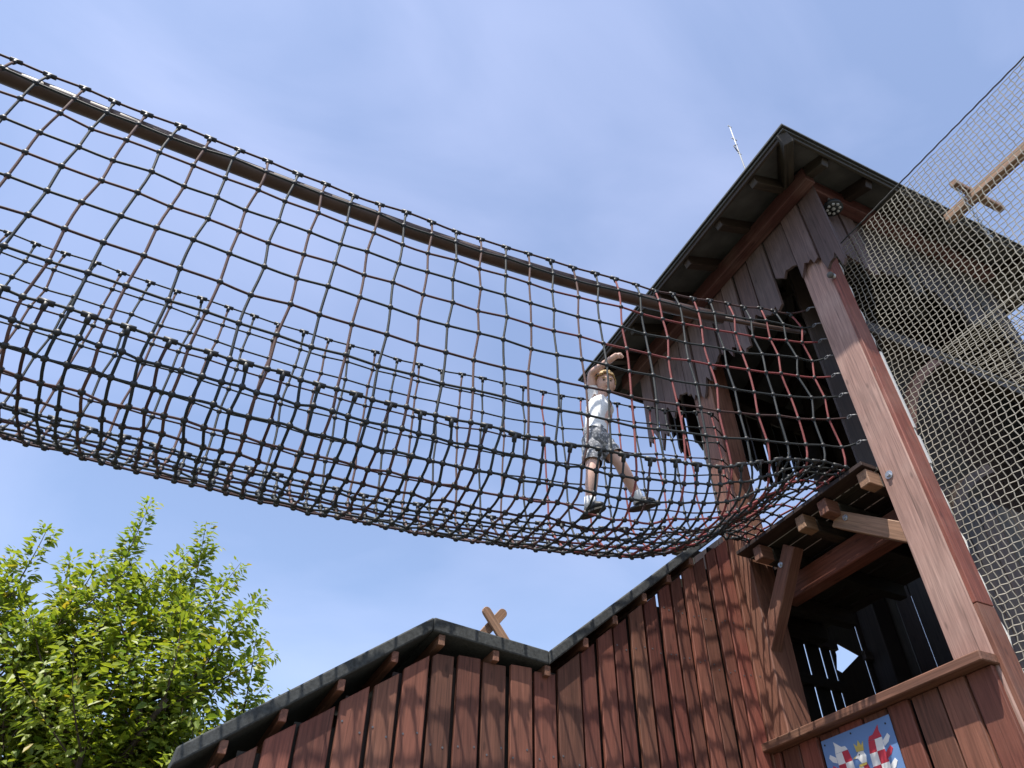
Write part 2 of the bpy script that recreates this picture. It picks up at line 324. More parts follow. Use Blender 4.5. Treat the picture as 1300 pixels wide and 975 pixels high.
for (va, vb, z) in ((4.0, 5.75, 2.62), (4.0, 6.4, 2.15), (5.2, 5.78, 3.02), (6.12, 6.45, 3.0), (4.0, 6.45, 3.62)): beam('parapet_rail', uv(5.03, va, z), uv(5.03, vb, z), .09, .05, 'dark', T, Z, .004)
# shared wall between the tower's lower room and the covered wall
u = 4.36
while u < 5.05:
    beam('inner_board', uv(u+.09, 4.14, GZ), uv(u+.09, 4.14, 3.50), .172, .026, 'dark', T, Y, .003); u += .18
# boarding added behind the right-hand side to keep sun out of the interior
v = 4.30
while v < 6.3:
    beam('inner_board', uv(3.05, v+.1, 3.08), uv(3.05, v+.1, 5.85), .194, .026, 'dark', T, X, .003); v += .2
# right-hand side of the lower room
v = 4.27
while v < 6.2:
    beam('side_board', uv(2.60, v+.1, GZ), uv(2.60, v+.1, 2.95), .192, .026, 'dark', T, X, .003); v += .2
# platform: joists, floor boards, header beam, knee braces
for (x, y) in ((1095, 605), (1045, 645), (1016, 662), (962, 702)):
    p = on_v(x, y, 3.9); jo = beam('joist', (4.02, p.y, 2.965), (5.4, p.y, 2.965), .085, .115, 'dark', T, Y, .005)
    beam('lit_joist_end', (3.895, p.y, 2.965), (4.019, p.y, 2.965), .085, .115, 'pale' if x in (1095, 1016) else 'rail', jo, Y, .005)  # sunlit end as a paler piece; shade on the joist painted dark
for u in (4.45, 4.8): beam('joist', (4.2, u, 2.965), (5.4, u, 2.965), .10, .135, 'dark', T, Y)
v = 3.86
while v < 5.35:
    w = .145; beam('floor_board', uv(2.72, v+w/2, 3.052), uv(4.07 if v < 4.25 else 5.02, v+w/2, 3.052), w-.01, .032, 'dark', T, X, .003); v += w
beam('header_beam', uv(2.71, 4.32, 2.80), uv(4.08, 4.32, 2.80), .18, .13, 'redplank', T, Z)
kb = beam('knee_brace', uv(2.62, 4.06, 2.48), uv(3.19, 4.06, 2.92), .125, .10, 'pale', T, Z, .006)
p = on_v(1073, 657, 4.005); bolt((4.009, p.y, p.z), (-1, 0, 0), kb)
kb = beam('knee_brace', uv(4.15, 4.06, 2.30), uv(3.66, 4.06, 2.95), .125, .10, 'rail', T, Z, .006)
p = on_v(991, 717, 4.005); bolt((4.009, p.y, p.z), (-1, 0, 0), kb)
# curved braces on the right-hand side
def curved_brace(p0, p1, p2, mat):
    pts = [p0*(1-s)**2+p1*2*s*(1-s)+p2*s*s for s in [i/8 for i in range(9)]]
    a = Acc(); vs, fs = [], []
    for i, p in enumerate(pts):
        t = (pts[min(i+1, 8)]-pts[max(i-1, 0)]).normalized(); nn = t.cross(Y).normalized()
        for (s1, s2) in ((-1, -1), (1, -1), (1, 1), (-1, 1)): vs.append(p+nn*.035*s1+Y*.03*s2)
    for i in range(8):
        for k in range(4): fs.append((i*4+k, i*4+(k+1) % 4, i*4+4+(k+1) % 4, i*4+4+k))
    fs += [(3, 2, 1, 0), (32, 33, 34, 35)]
    return pyd('curved_brace', vs, fs, mat, T)
curved_brace(uv(2.56, 4.20, 3.1), uv(2.56, 4.42, 3.9), uv(2.56, 5.1, 4.4), 'rail')
curved_brace(uv(2.56, 4.20, 2.35), uv(2.56, 4.40, 2.95), uv(2.56, 5.0, 3.25), 'dark')
beam('side_rail', uv(2.57, 4.24, 4.42), uv(2.57, 6.2, 4.42), .14, .10, 'dark', T, Z)
# balustrade below the opening
beam('top_rail', uv(2.46, 3.94, 1.635), uv(4.42, 3.94, 1.635), .055, .14, 'rail', T, Z, .006)
u = 2.47; i = 0
while u < 4.42:
    w = min(rr(.17, .215), 4.44-u)
    if w < .05: break
    beam('balustrade_board', uv(u+w/2, 3.975-.008*(i % 2), GZ), uv(u+w/2+rr(-.006, .006), 3.975-.008*(i % 2), 1.605), w-rr(.008, .024), .03, 'board', T, Y, .005); u += w; i += 1

# ------------------------------------------------------------------ small fittings on the tower
p = on_z(1058, 265, 5.66)
rl = thing('round_lamp', 'small round floodlight with ring of lenses under the tower eave', 'lamp')
vs, fs = tube_data([p+Z*.05, p], [.075, .085], 18); pyd('housing', vs, fs, 'knot', rl, True)
for k in range(8):
    q = p + Vector((math.cos(k*.785)*.052, math.sin(k*.785)*.052, -.004)); vs, fs = ellipsoid_data(q, .015, .015, .010); pyd('lens', vs, fs, 'glass', rl, True)
vs, fs = ellipsoid_data(p-Z*.004, .018, .018, .010); pyd('lens', vs, fs, 'glass', rl, True)
vs, fs = tube_data([p+Z*.05, p+Z*.30], .012, 6); pyd('stem', vs, fs, 'steel', rl)
p = on_v(1054, 349, 3.96)
dl = thing('dome_lamp', 'small grey dome lamp at the head of the corner post', 'lamp')
vs, fs = ellipsoid_data(p, .026, .028, .028, 12, 8); pyd('globe', vs, fs, 'soffit', dl, True)
vs, fs = tube_data([p+X*.02, Vector((4.0, p.y, p.z))], .022, 12); pyd('base', vs, fs, 'steel', dl)
# aerial on the roof
an = thing('roof_aerial', 'thin white rod aerial standing on the tower roof', 'aerial')
pa = on_u(947, 220, 3.7); pb = on_u(926, 160, 3.7)
zr = ZE+SL*min(3.7-U0, pa.x-V0, V1-pa.x, U1-3.7)+.03
pa.z, px_ = pa.z, pb
bot = Vector((pb.x, 3.7, zr))
tube('mast', [bot, Vector((pb.x, 3.7, pb.z-.5)), pb], [.011, .010, .006], 'alu', an, 8)
for (s, ln) in ((.0, .03), (.30, .045), (.62, .03)):
    q = pb - Z*(s*1.2+.02); tube('element', [q-X*ln+Z*.01, q+X*ln], .008, 'alu', an, 6)
q = pb-Z*.5; tube('cable', [q+X*.02, q-X*.06-Z*.10, q-X*.03-Z*.2, q+X*.01-Z*.24], .008, 'knot', an, 6)

# ------------------------------------------------------------------ crest sign
SG = thing('crest_sign', 'blue metal sign with crowned red and white chequered eagle on balustrade', 'sign')
SW, SH = .565, .66
st_ = on_v(1052, 946, 3.94); su = 3.76; sz = 1.56
# local x runs from the sign's left edge (large u) to its right edge (small u)
smw = Matrix(((0, 1, 0, 3.945), (-1, 0, 0, su), (0, 0, 1, sz), (0, 0, 0, 1)))
def splate(name, poly, depth, mat, lift=0): return prism(name, poly, depth, mat, SG, smw @ Matrix.Translation((0, -lift-depth, 0)))
splate('panel', [(0, 0), (SW, 0), (SW, -SH), (0, -SH)], .004, 'sign_blue')
for (x, z) in ((.025, -.03), (SW/2-.03, -.02), (SW-.04, -.04), (.025, -SH+.03), (SW-.03, -SH+.03)):
    splate('screw', [(x+.006*math.cos(a*1.047), z+.006*math.sin(a*1.047)) for a in range(6)], .003, 'ink', .004)
def q4(x0, z0, x1, z1, sh=0): return [(x0, z0), (x1, z0+sh), (x1, z1+sh), (x0, z1)]
for s in (-1, 1):
    c = SW/2
    def mx_(pts): return [(c+s*x, z) for x, z in pts]
    k = 0
    rows = [-.10, -.165, -.235, -.305, -.375, -.44]
    xin = [.085, .07, .068, .075, .095, .13]; xmid = [.135, .128, .128, .135, .15, .17]; xout = [.19, .185, .19, .195, .20, .205]
    for j in range(5):
        for (a0, a1, b0, b1) in ((xin[j], xmid[j], xin[j+1], xmid[j+1]), (xmid[j], xout[j], xmid[j+1], xout[j+1])):
            splate('wing_check', mx_([(a0, rows[j]), (a1, rows[j]), (b1, rows[j+1]), (b0, rows[j+1])]), .002, 'sign_red' if k % 2 == 0 else 'sign_white', .004); k += 1
        k += 1
        zc = rows[j]-.02      # feather tips
        splate('feather', mx_([(xout[j]+.001, zc), (xout[j]+.045, zc+.028), (xout[j]+.058, zc+.010), (xout[j]+.035, zc-.018), (xout[j]+.001, zc-.032)]), .002, 'sign_white' if j % 2 == 0 else 'sign_red', .004)
    splate('wing_tip', mx_([(.085, -.098), (.10, -.075), (.13, -.072), (.165, -.045), (.185, -.03), (.18, -.06), (.19, -.098)]), .002, 'sign_red' if s > 0 else 'sign_white', .004)
    splate('leg', mx_([(.03, -.40), (.06, -.40), (.10, -.50), (.08, -.52)]), .002, 'sign_gold', .004)
c = SW/2
for j, (z0, z1, w0, w1) in enumerate(((-.20, -.27, .03, .055), (-.27, -.34, .055, .055), (-.34, -.41, .055, .03))):
    for s in (-1, 1):
        splate('body_check', [(c, z0), (c+s*w0, z0), (c+s*w1, z1), (c, z1)], .002, 'sign_red' if (j+(s > 0)) % 2 else 'sign_white', .004)
splate('tail', [(c-.02, -.412), (c+.02, -.412), (c+.06, -.56), (c, -.60), (c-.06, -.56)], .002, 'sign_red', .004)
splate('head', [(c-.005, -.198), (c+.032, -.198), (c+.040, -.165), (c+.028, -.135), (c-.010, -.132), (c-.028, -.148), (c-.052, -.160), (c-.026, -.166)], .002, 'sign_white', .004)
splate('beak', [(c-.029, -.1485), (c-.060, -.158), (c-.053, -.163)], .003, 'sign_gold', .0045)
splate('crown', [(c-.022, -.130), (c+.034, -.134), (c+.044, -.085), (c+.026, -.105), (c+.010, -.072), (c-.006, -.104), (c-.028, -.080)], .003, 'sign_gold', .005)
splate('collar', [(c-.03, -.200), (c+.035, -.200), (c+.028, -.212), (c-.022, -.214)], .003, 'sign_gold', .0065)
splate('eye', [(c-.010, -.146), (c-.003, -.146), (c-.003, -.152), (c-.010, -.152)], .002, 'ink', .0065)

# ------------------------------------------------------------------ covered board wall
CW = thing('covered_board_wall', 'reddish brown board wall under a zigzag black felt roof beside the tower', 'wall')
prof = [(.165, 1.126), (1.417, 2.050), (2.211, 1.985), (3.93, 3.443)]
UF, UB = 4.175, 6.60
def pz(v):
    for (a, za), (b_, zb) in zip(prof, prof[1:]):
        if v <= b_ or (b_ == prof[-1][0]): return za+(zb-za)*(v-a)/(b_-a)
TH = .088
for i in range(3):
    (a, za), (b_, zb) = prof[i], prof[i+1]
    vs = []
    for u in (UF, UB):
        vs += [uv(u, a+.001*i, za), uv(u, b_-.001, zb), uv(u, b_-.001, zb-TH), uv(u, a+.001*i, za-TH)]
    ob = pyd('roof_panel', vs, [(0, 1, 2, 3), (7, 6, 5, 4), (0, 4, 5, 1), (1, 5, 6, 2), (2, 6, 7, 3), (3, 7, 4, 0)], 'felt', CW)
    md = ob.modifiers.new('b', 'BEVEL'); md.width = .010; md.segments = 2
# purlins whose ends show under the roof edge
for (x, y) in ((283, 949), (360, 907), (433, 872), (501, 838), (561, 813), (630, 826), (695, 842), (743, 805), (780, 775), (817, 748), (848, 726), (876, 704)):
    p = on_u(x, y, 4.19); zc = pz(min(p.x, 3.6))-TH-.047
    beam('purlin', (p.x, 4.188, zc+.010), (p.x, 5.3, zc+.010), .042, .066, 'rail', CW, X, .003)
# boards
walltop = [(.15, .93), (1.475, 1.862), (2.27, 1.872), (4.06, 3.40)]
def wt(v):
    for (a, za), (b_, zb) in zip(walltop, walltop[1:]):
        if v <= b_: return za+(zb-za)*(v-a)/(b_-a)
    return walltop[-1][1]
screw_spots = []
v = .20; i = 0
while v < 4.0:
    w = (rr(.165, .188) if v < 2.3 else rr(.125, .150)); w = min(w, 4.06-v)
    gp = R.choice((.012, .018, .024, .030)); x0, x1 = v+gp/2, v+w-gp/2
    back = .012 if i % 2 else 0
    ov = 0
    tl = rr(-.007, .007)
    top = lambda x: min(wt(x), 3.36) - (.012 if back else 0)
    x0 -= ov; x1 += ov
    pts = [(x0+tl, GZ), (x1+tl, GZ), (x1, top(x1)), (x0, top(x0))]
    if (x0 < 1.475 < x1): pts.insert(3, (1.475, top(1.475)))
    if (x0 < 2.27 < x1): pts.insert(3, (2.27, top(2.27)))
    yb = 4.215+back+rr(0, .006); screw_spots.append((x0, x1, yb))
    prism('wall_board', pts, .03, 'board', CW, Matrix.Translation((0, yb, 0)), .004)
    v += w; i += 1
v = .2
while v < 4.0:       # dark backing boards behind the joints
    pb_ = v+.13; beam('backing_board', uv(4.285, pb_, GZ), uv(4.285, pb_, min(wt(pb_), 3.3)-.06), .25, .02, 'dark', CW, X, .002); v += .254
for z0 in (.2, .95): beam('cross_rail', (.2, 4.33, z0), (4.0, 4.30, z0), .10, .05, 'dark', CW, Z)
beam('cross_rail', (2.75, 4.33, 2.15), (4.0, 4.33, 2.15), .10, .05, 'dark', CW, Z)
sc_ = Acc(); RS = random.Random(5)
for (x0, x1, y_) in screw_spots:
    for z0 in (.95, 1.35, 2.15, 2.5):
        for xx in (x0+.03, x1-.03):
            if z0 < min(wt(xx), 3.2)-.1:
                p = Vector((xx+RS.uniform(-.012, .012), y_, z0+RS.uniform(-.03, .03))); sc_.add(*tube_data([p+Y*.004, p-Y*.002], .006, 8))
sc_.build('screw_heads', 'iron', CW, kind='stuff')
# far wall of the covered way
v = .2; i = 0
while v < 3.95:
    w = rr(.16, .2); beam('far_board', uv(5.25, v+w/2, GZ), uv(5.25, v+w/2, pz(min(v+w/2, 3.6))-.12), w-rr(.004, .02), .028, 'dark', CW, X, .003); v += w
for vv in (.24, 2.1): beam('stud', uv(4.5, vv, GZ), uv(4.5, vv, pz(vv)-.12), .1, .1, 'dark', CW, Y)
# crossed finial on the roof
FN = thing('crossed_finial', 'pale crossed boards finial standing above the black felt roof', 'finial')
pc = on_u(626, 782, 4.72)
zroof = pz(pc.x)
for s in (-1, 1):
    d = Vector((s*.78, 0, 1)).normalized(); c0 = Vector((pc.x, 4.72+.016*s, pc.z-.06))
    tlen = .115 if s < 0 else .150; blen = (c0.z-zroof+.005)/d.z
    w = .034
    pts = [(-w, -blen), (w, -blen), (w, tlen-.02)] + [(w*math.cos(a), tlen-.02+w*math.sin(a)) for a in (.5, 1.05, 1.57, 2.1, 2.64)] + [(-w, tlen-.02)]
    prism('crossed_board', pts, .026, 'pale', FN, Matrix.Translation(c0) @ Matrix.Rotation(math.atan2(s*.78, 1), 4, 'Y') @ Matrix.Translation((0, -.013, 0)), .003)

# ------------------------------------------------------------------ rope net bridge
NB = thing('net_bridge', 'long sagging tube bridge of red and black rope netting leading to the tower', 'rope bridge')
def rise(v): return .039*v*v if v > 0 else .010*v*v
DV = .1745
KV = [3.86-DV*k for k in range(52)]
near = [(2.845, 4.025), (2.822, 3.875), (2.822, 3.69), (2.822, 3.50), (2.822, 3.305), (2.822, 3.10), (2.826, 2.885), (2.834, 2.665), (2.85, 2.445)]
floor_ = [(2.885, 2.325), (2.945, 2.225), (3.04, 2.165), (3.155, 2.14), (3.275, 2.135), (3.395, 2.145), (3.515, 2.17), (3.63, 2.215), (3.735, 2.285), (3.825, 2.38), (3.895, 2.485)]
far = [(3.945, 2.60), (3.968, 2.80), (3.98, 2.99), (3.988, 3.17), (3.993, 3.35), (3.997, 3.53), (4.0, 3.70), (4.0, 3.87)]
SEC = near+floor_+far; JT0, JT1 = 8, 8+len(floor_)+1
def smooth(a, b, x): t = max(0, min(1, (x-a)/(b-a))); return t*t*(3-2*t)
def node(v, j, jit=True, key=0):
    u, z = SEC[j]; z += rise(v)
    f = smooth(2.3, 3.86, v)
    if JT0 <= j <= JT1: z += (3.085-z)*f*f
    elif j < JT0: z = z + (.06 if j < 1 else .03)*f; u -= .0*f
    if JT0 < j < JT1: z -= .05*math.exp(-((v-1.98)**2+(u-3.07)**2)/.02)+.05*math.exp(-((v-2.26)**2+(u-3.07)**2)/.02)
    if j not in (0, len(SEC)-1): v += .017*noise.noise(Vector((key*.31, j*.45, 3)))*(1-.5*f); u += .014*noise.noise(Vector((key*.27, j*.4, 8)))
    a = .010 + .006*f
    rn = random.Random(key*131+j*17+5)
    n = Vector((rn.uniform(-1, 1)*a + (.012*f*(1 if (key+j) % 2 else -1) if j < JT0 else 0), rn.uniform(-1, 1)*a*.8, rn.uniform(-1, 1)*a*.6)) if jit else Vector()
    sl = -.0
    return Vector((v, u, z)) + n
def knotd(p, ax, r=.0165):
    return ellipsoid_data(p, r*1.15, r*.95, r*1.1, 7, 4)
def spline(pts, sub=3):
    o = []
    n = len(pts)
    for i in range(n-1):
        p0, p1, p2, p3 = pts[max(i-1, 0)], pts[i], pts[i+1], pts[min(i+2, n-1)]
        for s in range(sub):
            t = s/sub; o.append(.5*((2*p1)+(p2-p0)*t+(2*p0-5*p1+4*p2-p3)*t*t+(3*p1-p0-3*p2+p3)*t**3))
    o.append(pts[-1]); return o
RAD = .0071
grid = {}
for k, v in enumerate(KV):
    for j in range(len(SEC)): grid[(k, j)] = node(v, j, True, 2*k)
for k in range(len(KV)-1):
    for j in range(JT0, JT1+1): grid[(k+.5, j)] = node((KV[k]+KV[k+1])/2, j, True, 2*k+1)
knots = Acc()
kk = sorted({a for a, b in grid})
for j in range(len(SEC)):            # lengthwise ropes
    pts = [grid[(k, j)] for k in kk if (k, j) in grid]
    if j < JT0:
        ez = pts[0].z; pts = [Vector((3.965, 2.775, ez+.02)), ] + pts
    elif j > JT1: pts = [Vector((3.99, 4.06, pts[0].z))]+pts
    else: pts = [pts[0]+Vector((.03, 0, .0))]+pts
    mat = 'rope_part_lit' if j in (2, 4, 11, 14, 17) else ('rope_brown' if j in (0, 6, 12, 16, 21, 24) else 'rope_dark')
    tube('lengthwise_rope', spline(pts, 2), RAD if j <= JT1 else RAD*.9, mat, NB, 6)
for k in range(len(KV)):             # ropes running round the tube
    pts = [grid[(k, j)] for j in range(len(SEC))]
    mat = ('rope_red' if KV[k] > 1.9 else 'rope_tan') if k % 2 == 0 else 'rope_dark'
    tube('hoop_rope', spline(pts, 2), RAD*1.05, mat, NB, 6)
for k in range(len(KV)-1):           # extra ropes of the closer-meshed floor
    pts = [grid[(k+.5, j)] for j in range(JT0, JT1+1)]
    tube('floor_rope', spline(pts, 2), RAD*1.05, 'rope_brown' if k % 3 == 0 else 'rope_dark', NB, 6)
TS = {}
def tee(p, ax_v, dn, s):
    """black T clamp: a sleeve along the rope and a stub down the joining rope"""
    a = Acc(); a.add(*tube_data([p-ax_v*.038*s, p+ax_v*.038*s], .0165*s, 7)); a.add(*tube_data([p, p+dn*.05*s], [.017*s, .0145*s], 7))
    return a.build('tee_clamp', 'knot', NB, True)
for (k, j), p in grid.items():
    if j == 0 or j == len(SEC)-1 or (k != int(k) and j in (JT0, JT1)):
        q = grid[(k, j+1)] if j in (0, JT0) else grid[(k, j-1)]
        k2 = k+1 if (k+1, j) in grid else k-1
        ax = (grid[(k2, j)]-p).normalized(); tee(p, ax, (q-p).normalized(), (.88 if j in (JT0, JT1) else .8)*(.92+.16*random.Random(int(k*2)+j).random()))
    else: knots.add(*knotd(p, None))
knots.build('knot_clamps', 'knot', NB, True, kind='stuff')
pp = [Vector((v, 2.905, 3.945+rise(v)*1.0)) for v in [3.12-.25*i for i in range(33)]]
tube('handrail_pipe', pp, .050, 'pipe', NB, 20)
tube('pipe_tie', [Vector((v, 2.905, 3.945+rise(v))) for v in (3.10, 3.4, 3.7, 4.03)], .018, 'pipe', NB, 8)
for j in range(0, JT0):              # shackles on the corner post
    z = grid[(0, j)].z+.02
    a = Acc(); c = Vector((3.975, 2.755, z)); ring = [c+Vector((0, math.cos(t)*.019, math.sin(t)*.011)) for t in [i*math.pi/5 for i in range(11)]]
    a.add(*tube_data(ring, .005, 6)); a.add(*tube_data([Vector((3.975, 2.735, z)), Vector((4.03, 2.70, z))], .006, 6)); a.build('shackle', 'iron', NB, True)
# frame carrying the bridge's other end
BF = thing('bridge_end_frame', 'timber goal frame holding the far end of the rope bridge', 'frame')
for u in (2.7, 4.13): beam('post', uv(u, -5.2, GZ), uv(u, -5.2, 4.6), .2, .2, 'rail', BF, Y)
for z in (4.50, 2.40): beam('cross_beam', uv(2.55, -5.05, z), uv(4.28, -5.05, z), .16, .10, 'rail', BF, Z)

# ------------------------------------------------------------------ safety net beside the tower
SN = thing('safety_net', 'pale fine mesh safety net hung from the corner post', 'net')
VN, CELL = 4.158, .0455
UL, URR = 2.46, -1.3
def ntop(u): return 5.215
def npt(i, k):
    u = UL-i*CELL; z = -.45+k*CELL
    w = .018*math.sin(u*2.3+z*.7)+.012*math.sin(z*3.1+u)
    e = math.exp(-i/2.5)
    return Vector((VN+w+.010*noise.noise(Vector((u*3, z*3, 1))), u+.010*noise.noise(Vector((u*2, z*4, 5)))+e*.018*math.sin(z*9), z+.022*noise.noise(Vector((u*1.7, z*1.3, 9)))-.02*math.sin(u*1.5)))
NI = int((UL-URR)/CELL); NK = int((5.215+.45)/CELL)
na = Acc()
def strand(pts, r):
    if len(pts) > 1: na.add(*tube_data(pts, r, 3, False))
def zig(p, i, k, ax): # small alternating offset gives the knotless-mesh look
    s = .0035*(1 if (i+k) % 2 else -1); q = p.copy(); q[ax] += s; return q
for i in range(NI+1):
    strand([zig(npt(i, k), i, k, 1) for k in range(NK+1) if -.45+k*CELL <= ntop(UL-i*CELL)], .0036)
for k in range(NK+1):
    strand([zig(npt(i, k), i, k, 2) for i in range(NI+1) if -.45+k*CELL <= ntop(UL-i*CELL)], .0036)
na.build('netting', 'mesh', SN, kind='stuff')
tube('top_rope', [Vector((VN, UL-i*.06, ntop(0)+.010+.005*(i % 2))) for i in range(64)], .0062, 'edged', SN, 6)
tube('edge_rope', [Vector((VN-.006+.006*math.sin(i*1.9), UL-.006+.008*math.sin(i*1.3), 5.2-.06*i)) for i in range(95)], .009, 'edge', SN, 6)
for (za, zb) in ((3.98, 3.25), (3.18, 2.95)):
    beam('edge_batten', uv(2.435, 4.150, zb), uv(2.435, 4.150, za), .010, .02, 'alu', SN, Y, .001)
# inner net
IN = thing('inner_net', 'sagging pale net ceiling seen through the fine mesh safety net', 'net')
ia = Acc(); C0 = on_u(1193, 449, 2.40)
def ipt(i, k): return Vector((C0.x+k*.05, 2.40-i*.05, C0.z-.10*math.sin(min(1, i/36)*math.pi)*math.sin(min(1, k/32)*math.pi)))
for i in range(0, 49): ia.add(*tube_data([ipt(i, k) for k in range(33)], .0036, 3, False))
for k in range(33): ia.add(*tube_data([ipt(i, k) for i in range(49)], .0036, 3, False))
ia.build('netting', 'mesh', IN, kind='stuff')
tube('edge_rope', [ipt(i, 0) for i in range(49)], .011, 'mesh', IN, 6)
tube('edge_rope', [ipt(0, k) for k in range(33)], .011, 'mesh', IN, 6)
# support pole with its cross bar and chain
SP = thing('net_pole', 'pale timber boom with cross bar and chain behind the fine mesh net', 'boom')
b0 = on_v(1203, 280, 5.0); zb = b0.z
beam('boom', (5.0, b0.y, zb), (5.0, -1.6, zb-.02), .095, .085, 'pale', SP, Z, .01)
ca, cb = on_z(1213, 234, zb+.08), on_z(1268, 264, zb+.08)
cm = (ca+cb)/2; dd = Vector((1, (cb.y-ca.y)/(cb.x-ca.x)*.6, 0)).normalized()
beam('cross_bar', cm-dd*.30+Z*.0, cm+dd*.30, .06, .06, 'pale', SP, Z, .006)
ch = on_z(1216, 240, zb+.04); c1 = on_v(1258, 302, ch.x+.25)
for i in range(16):
    s = i/15; p = ch.lerp(c1, s); p.z -= .05*math.sin(s*math.pi); d = (c1-ch).normalized(); e = (Y if i % 2 else d.cross(Y).normalized())
    ring = [p+d*math.cos(t)*.021+e*math.sin(t)*.012 for t in [q*math.pi/4 for q in range(9)]]
    vs, fs = tube_data(ring, .0045, 5); pyd('chain_link', vs, fs, 'steel', SP, True)
beam('post', (5.0, -1.7, GZ), (5.0, -1.7, zb+.1), .14, .14, 'rail', SP, Y)

# ------------------------------------------------------------------ child
CU = 3.07
def cp(x, y, du=0): return on_u(x, y, CU+du)
CH = thing('person', 'child in white T-shirt and grey patterned shorts walking inside the rope bridge', 'person')
def skinmesh(verts, edges, radii, root=0, sub=2):
    me = bpy.data.meshes.new('tmp'); me.from_pydata([tuple(v) for v in verts], edges, [])
    o = bpy.data.objects.new('tmp', me); COL.objects.link(o)
    o.modifiers.new('s', 'SKIN')
    for i, r in enumerate(radii):
        sv = me.skin_vertices[0].data[i]; sv.radius = (r, r) if not isinstance(r, tuple) else r; sv.use_root = (i == root)
    sb = o.modifiers.new('u', 'SUBSURF'); sb.levels = sub; sb.render_levels = sub
    dg = bpy.context.evaluated_depsgraph_get(); m2 = bpy.data.meshes.new_from_object(o.evaluated_get(dg))
    bpy.data.objects.remove(o); return m2
pel = cp(757, 559); wai = cp(757, 541); chs = cp(759, 520); nek = cp(763, 505)
shA = cp(752, 507, .05); elA = cp(750, 474, -.02); wrA = cp(783, 451, -.26); haA = on_u(790, 449, 2.90)
shB = cp(770, 512, .03); elB = cp(773, 530, .14); wrB = cp(765, 543, .26)
hiA = cp(752, 563, .0); knA = cp(752, 600, -.03); anA = cp(749, 641, .02)
hiB = cp(763, 563, .01); knB = cp(786, 586, -.04); anB = cp(811, 634, .02)
hd = cp(768, 488, -.02)
V_, E_, Rr = [], [], []
def add(p, r, par=None):
    V_.append(p); Rr.append(r); i = len(V_)-1
    if par is not None: E_.append((par, i))
    return i
i0 = add(pel, (.085, .075)); i1 = add(wai, (.080, .065), i0); i2 = add(chs, (.088, .07), i1); i3 = add(nek, .034, i2); i4 = add(hd, .045, i3)
a1 = add(shA, .038, i2); a2 = add(elA, .028, a1); a3 = add(wrA, .020, a2)
b1 = add(shB, .036, i2); b2 = add(elB, .027, b1); b3 = add(wrB, .020, b2)
l1 = add(hiA, .060, i0); l2 = add(knA, .040, l1); l2b = add(knA.lerp(anA, .35), .041, l2); l3 = add(anA, .027, l2b)
r1 = add(hiB, .060, i0); r2 = add(knB, .040, r1); r2b = add(knB.lerp(anB, .35), .041, r2); r3 = add(anB, .027, r2b)
# palm and fingers: gripping hand (A) and resting hand (B)
def hand(wi, wr, to, curl_dir):
    d = (to-wr).normalized(); pal = add(wr+d*.030, (.024, .014), wi); kn = add(wr+d*.052, (.024, .013), pal)
    sd_ = d.cross(curl_dir).normalized()
    for q, (o_, ln) in enumerate(((-.021, .034), (-.007, .040), (.007, .038), (.021, .030))):
        f1 = add(wr+d*.060+sd_*o_, .0072, kn); f2 = add(wr+d*(.060+ln*.5)+sd_*o_+curl_dir*.010, .0066, f1); add(wr+d*(.060+ln*.62)+sd_*o_+curl_dir*.030, .0058, f2)
    t1 = add(wr+d*.030-sd_*.028+curl_dir*.006, .0078, pal); add(wr+d*.052-sd_*.036+curl_dir*.020, .0066, t1)
hand(a3, wrA, haA, Vector((0, .3, -1)).normalized()); hand(b3, wrB, wrB+Vector((.1, .5, -.5)), Vector((0, .2, -1)).normalized())
body = skinmesh(V_, E_, Rr, 0, 2)
# head shaped as an egg with brow, nose, chin and ears, joined into the body mesh
look = (Vector((0, 0, 0))-hd); look.z *= .35; look = (look.normalized()+Vector((.28, 0, 0))).normalized()
hx = look.cross(Z).normalized()*-1; hz = hx.cross(look)*1.0
if hz.z < 0: hz = -hz
hz = (hz+Vector((.05, 0, 0))).normalized(); hx = hz.cross(look).normalized()*-1; look = hx.cross(hz)*-1 if (hx.cross(hz)).dot(look) < 0 else hx.cross(hz)
HR = .075
def hpt(a, b, c): return hd + hx*a*HR + look*b*HR + hz*c*HR
bm = bmesh.new(); bm.from_mesh(body)
tmp = bmesh.new(); bmesh.ops.create_uvsphere(tmp, u_segments=32, v_segments=24, radius=1)
hv = []
for v_ in tmp.verts:
    a, b_, c_ = v_.co
    w = .84*(1-.20*max(0, -c_)**1.5); y_ = b_*1.0; zz = c_*1.15
    if b_ > 0: y_ = b_*.95
    g2 = lambda x, s: math.exp(-(x/s)**2)
    if b_ > .2:
        y_ += .20*g2(a, .13)*g2(c_+.20, .16) + .06*g2(a, .5)*g2(c_-.22, .10) - .07*(g2(a-.34, .15)+g2(a+.34, .15))*g2(c_-.02, .11) + .05*g2(a, .2)*g2(c_+.52, .07) + .08*g2(a, .28)*g2(c_+.85, .15) + .06*(g2(a-.42, .2)+g2(a+.42, .2))*g2(c_+.28, .2)
    hv.append(bm.verts.new(hpt(a*w, y_, zz)))
tmp.verts.ensure_lookup_table()
idx = {v_: i for i, v_ in enumerate(tmp.verts)}
for f in tmp.faces: bm.faces.new([hv[idx[v_]] for v_ in f.verts])
tmp.free()
for s in (-1, 1):
    vs, fs = ellipsoid_data((0, 0, 0), .10, .20, .28, 8, 6); q = [bm.verts.new(hpt(s*.86+x*1, -.02+y, -.08+z)) for x, y, z in vs]
    for f in fs: bm.faces.new([q[i] for i in f])
bmesh.ops.recalc_face_normals(bm, faces=bm.faces[:])
me = bpy.data.meshes.new('body'); bm.to_mesh(me); bm.free(); me.shade_smooth()
BO = mesh_obj('body', me, 'skin', CH)
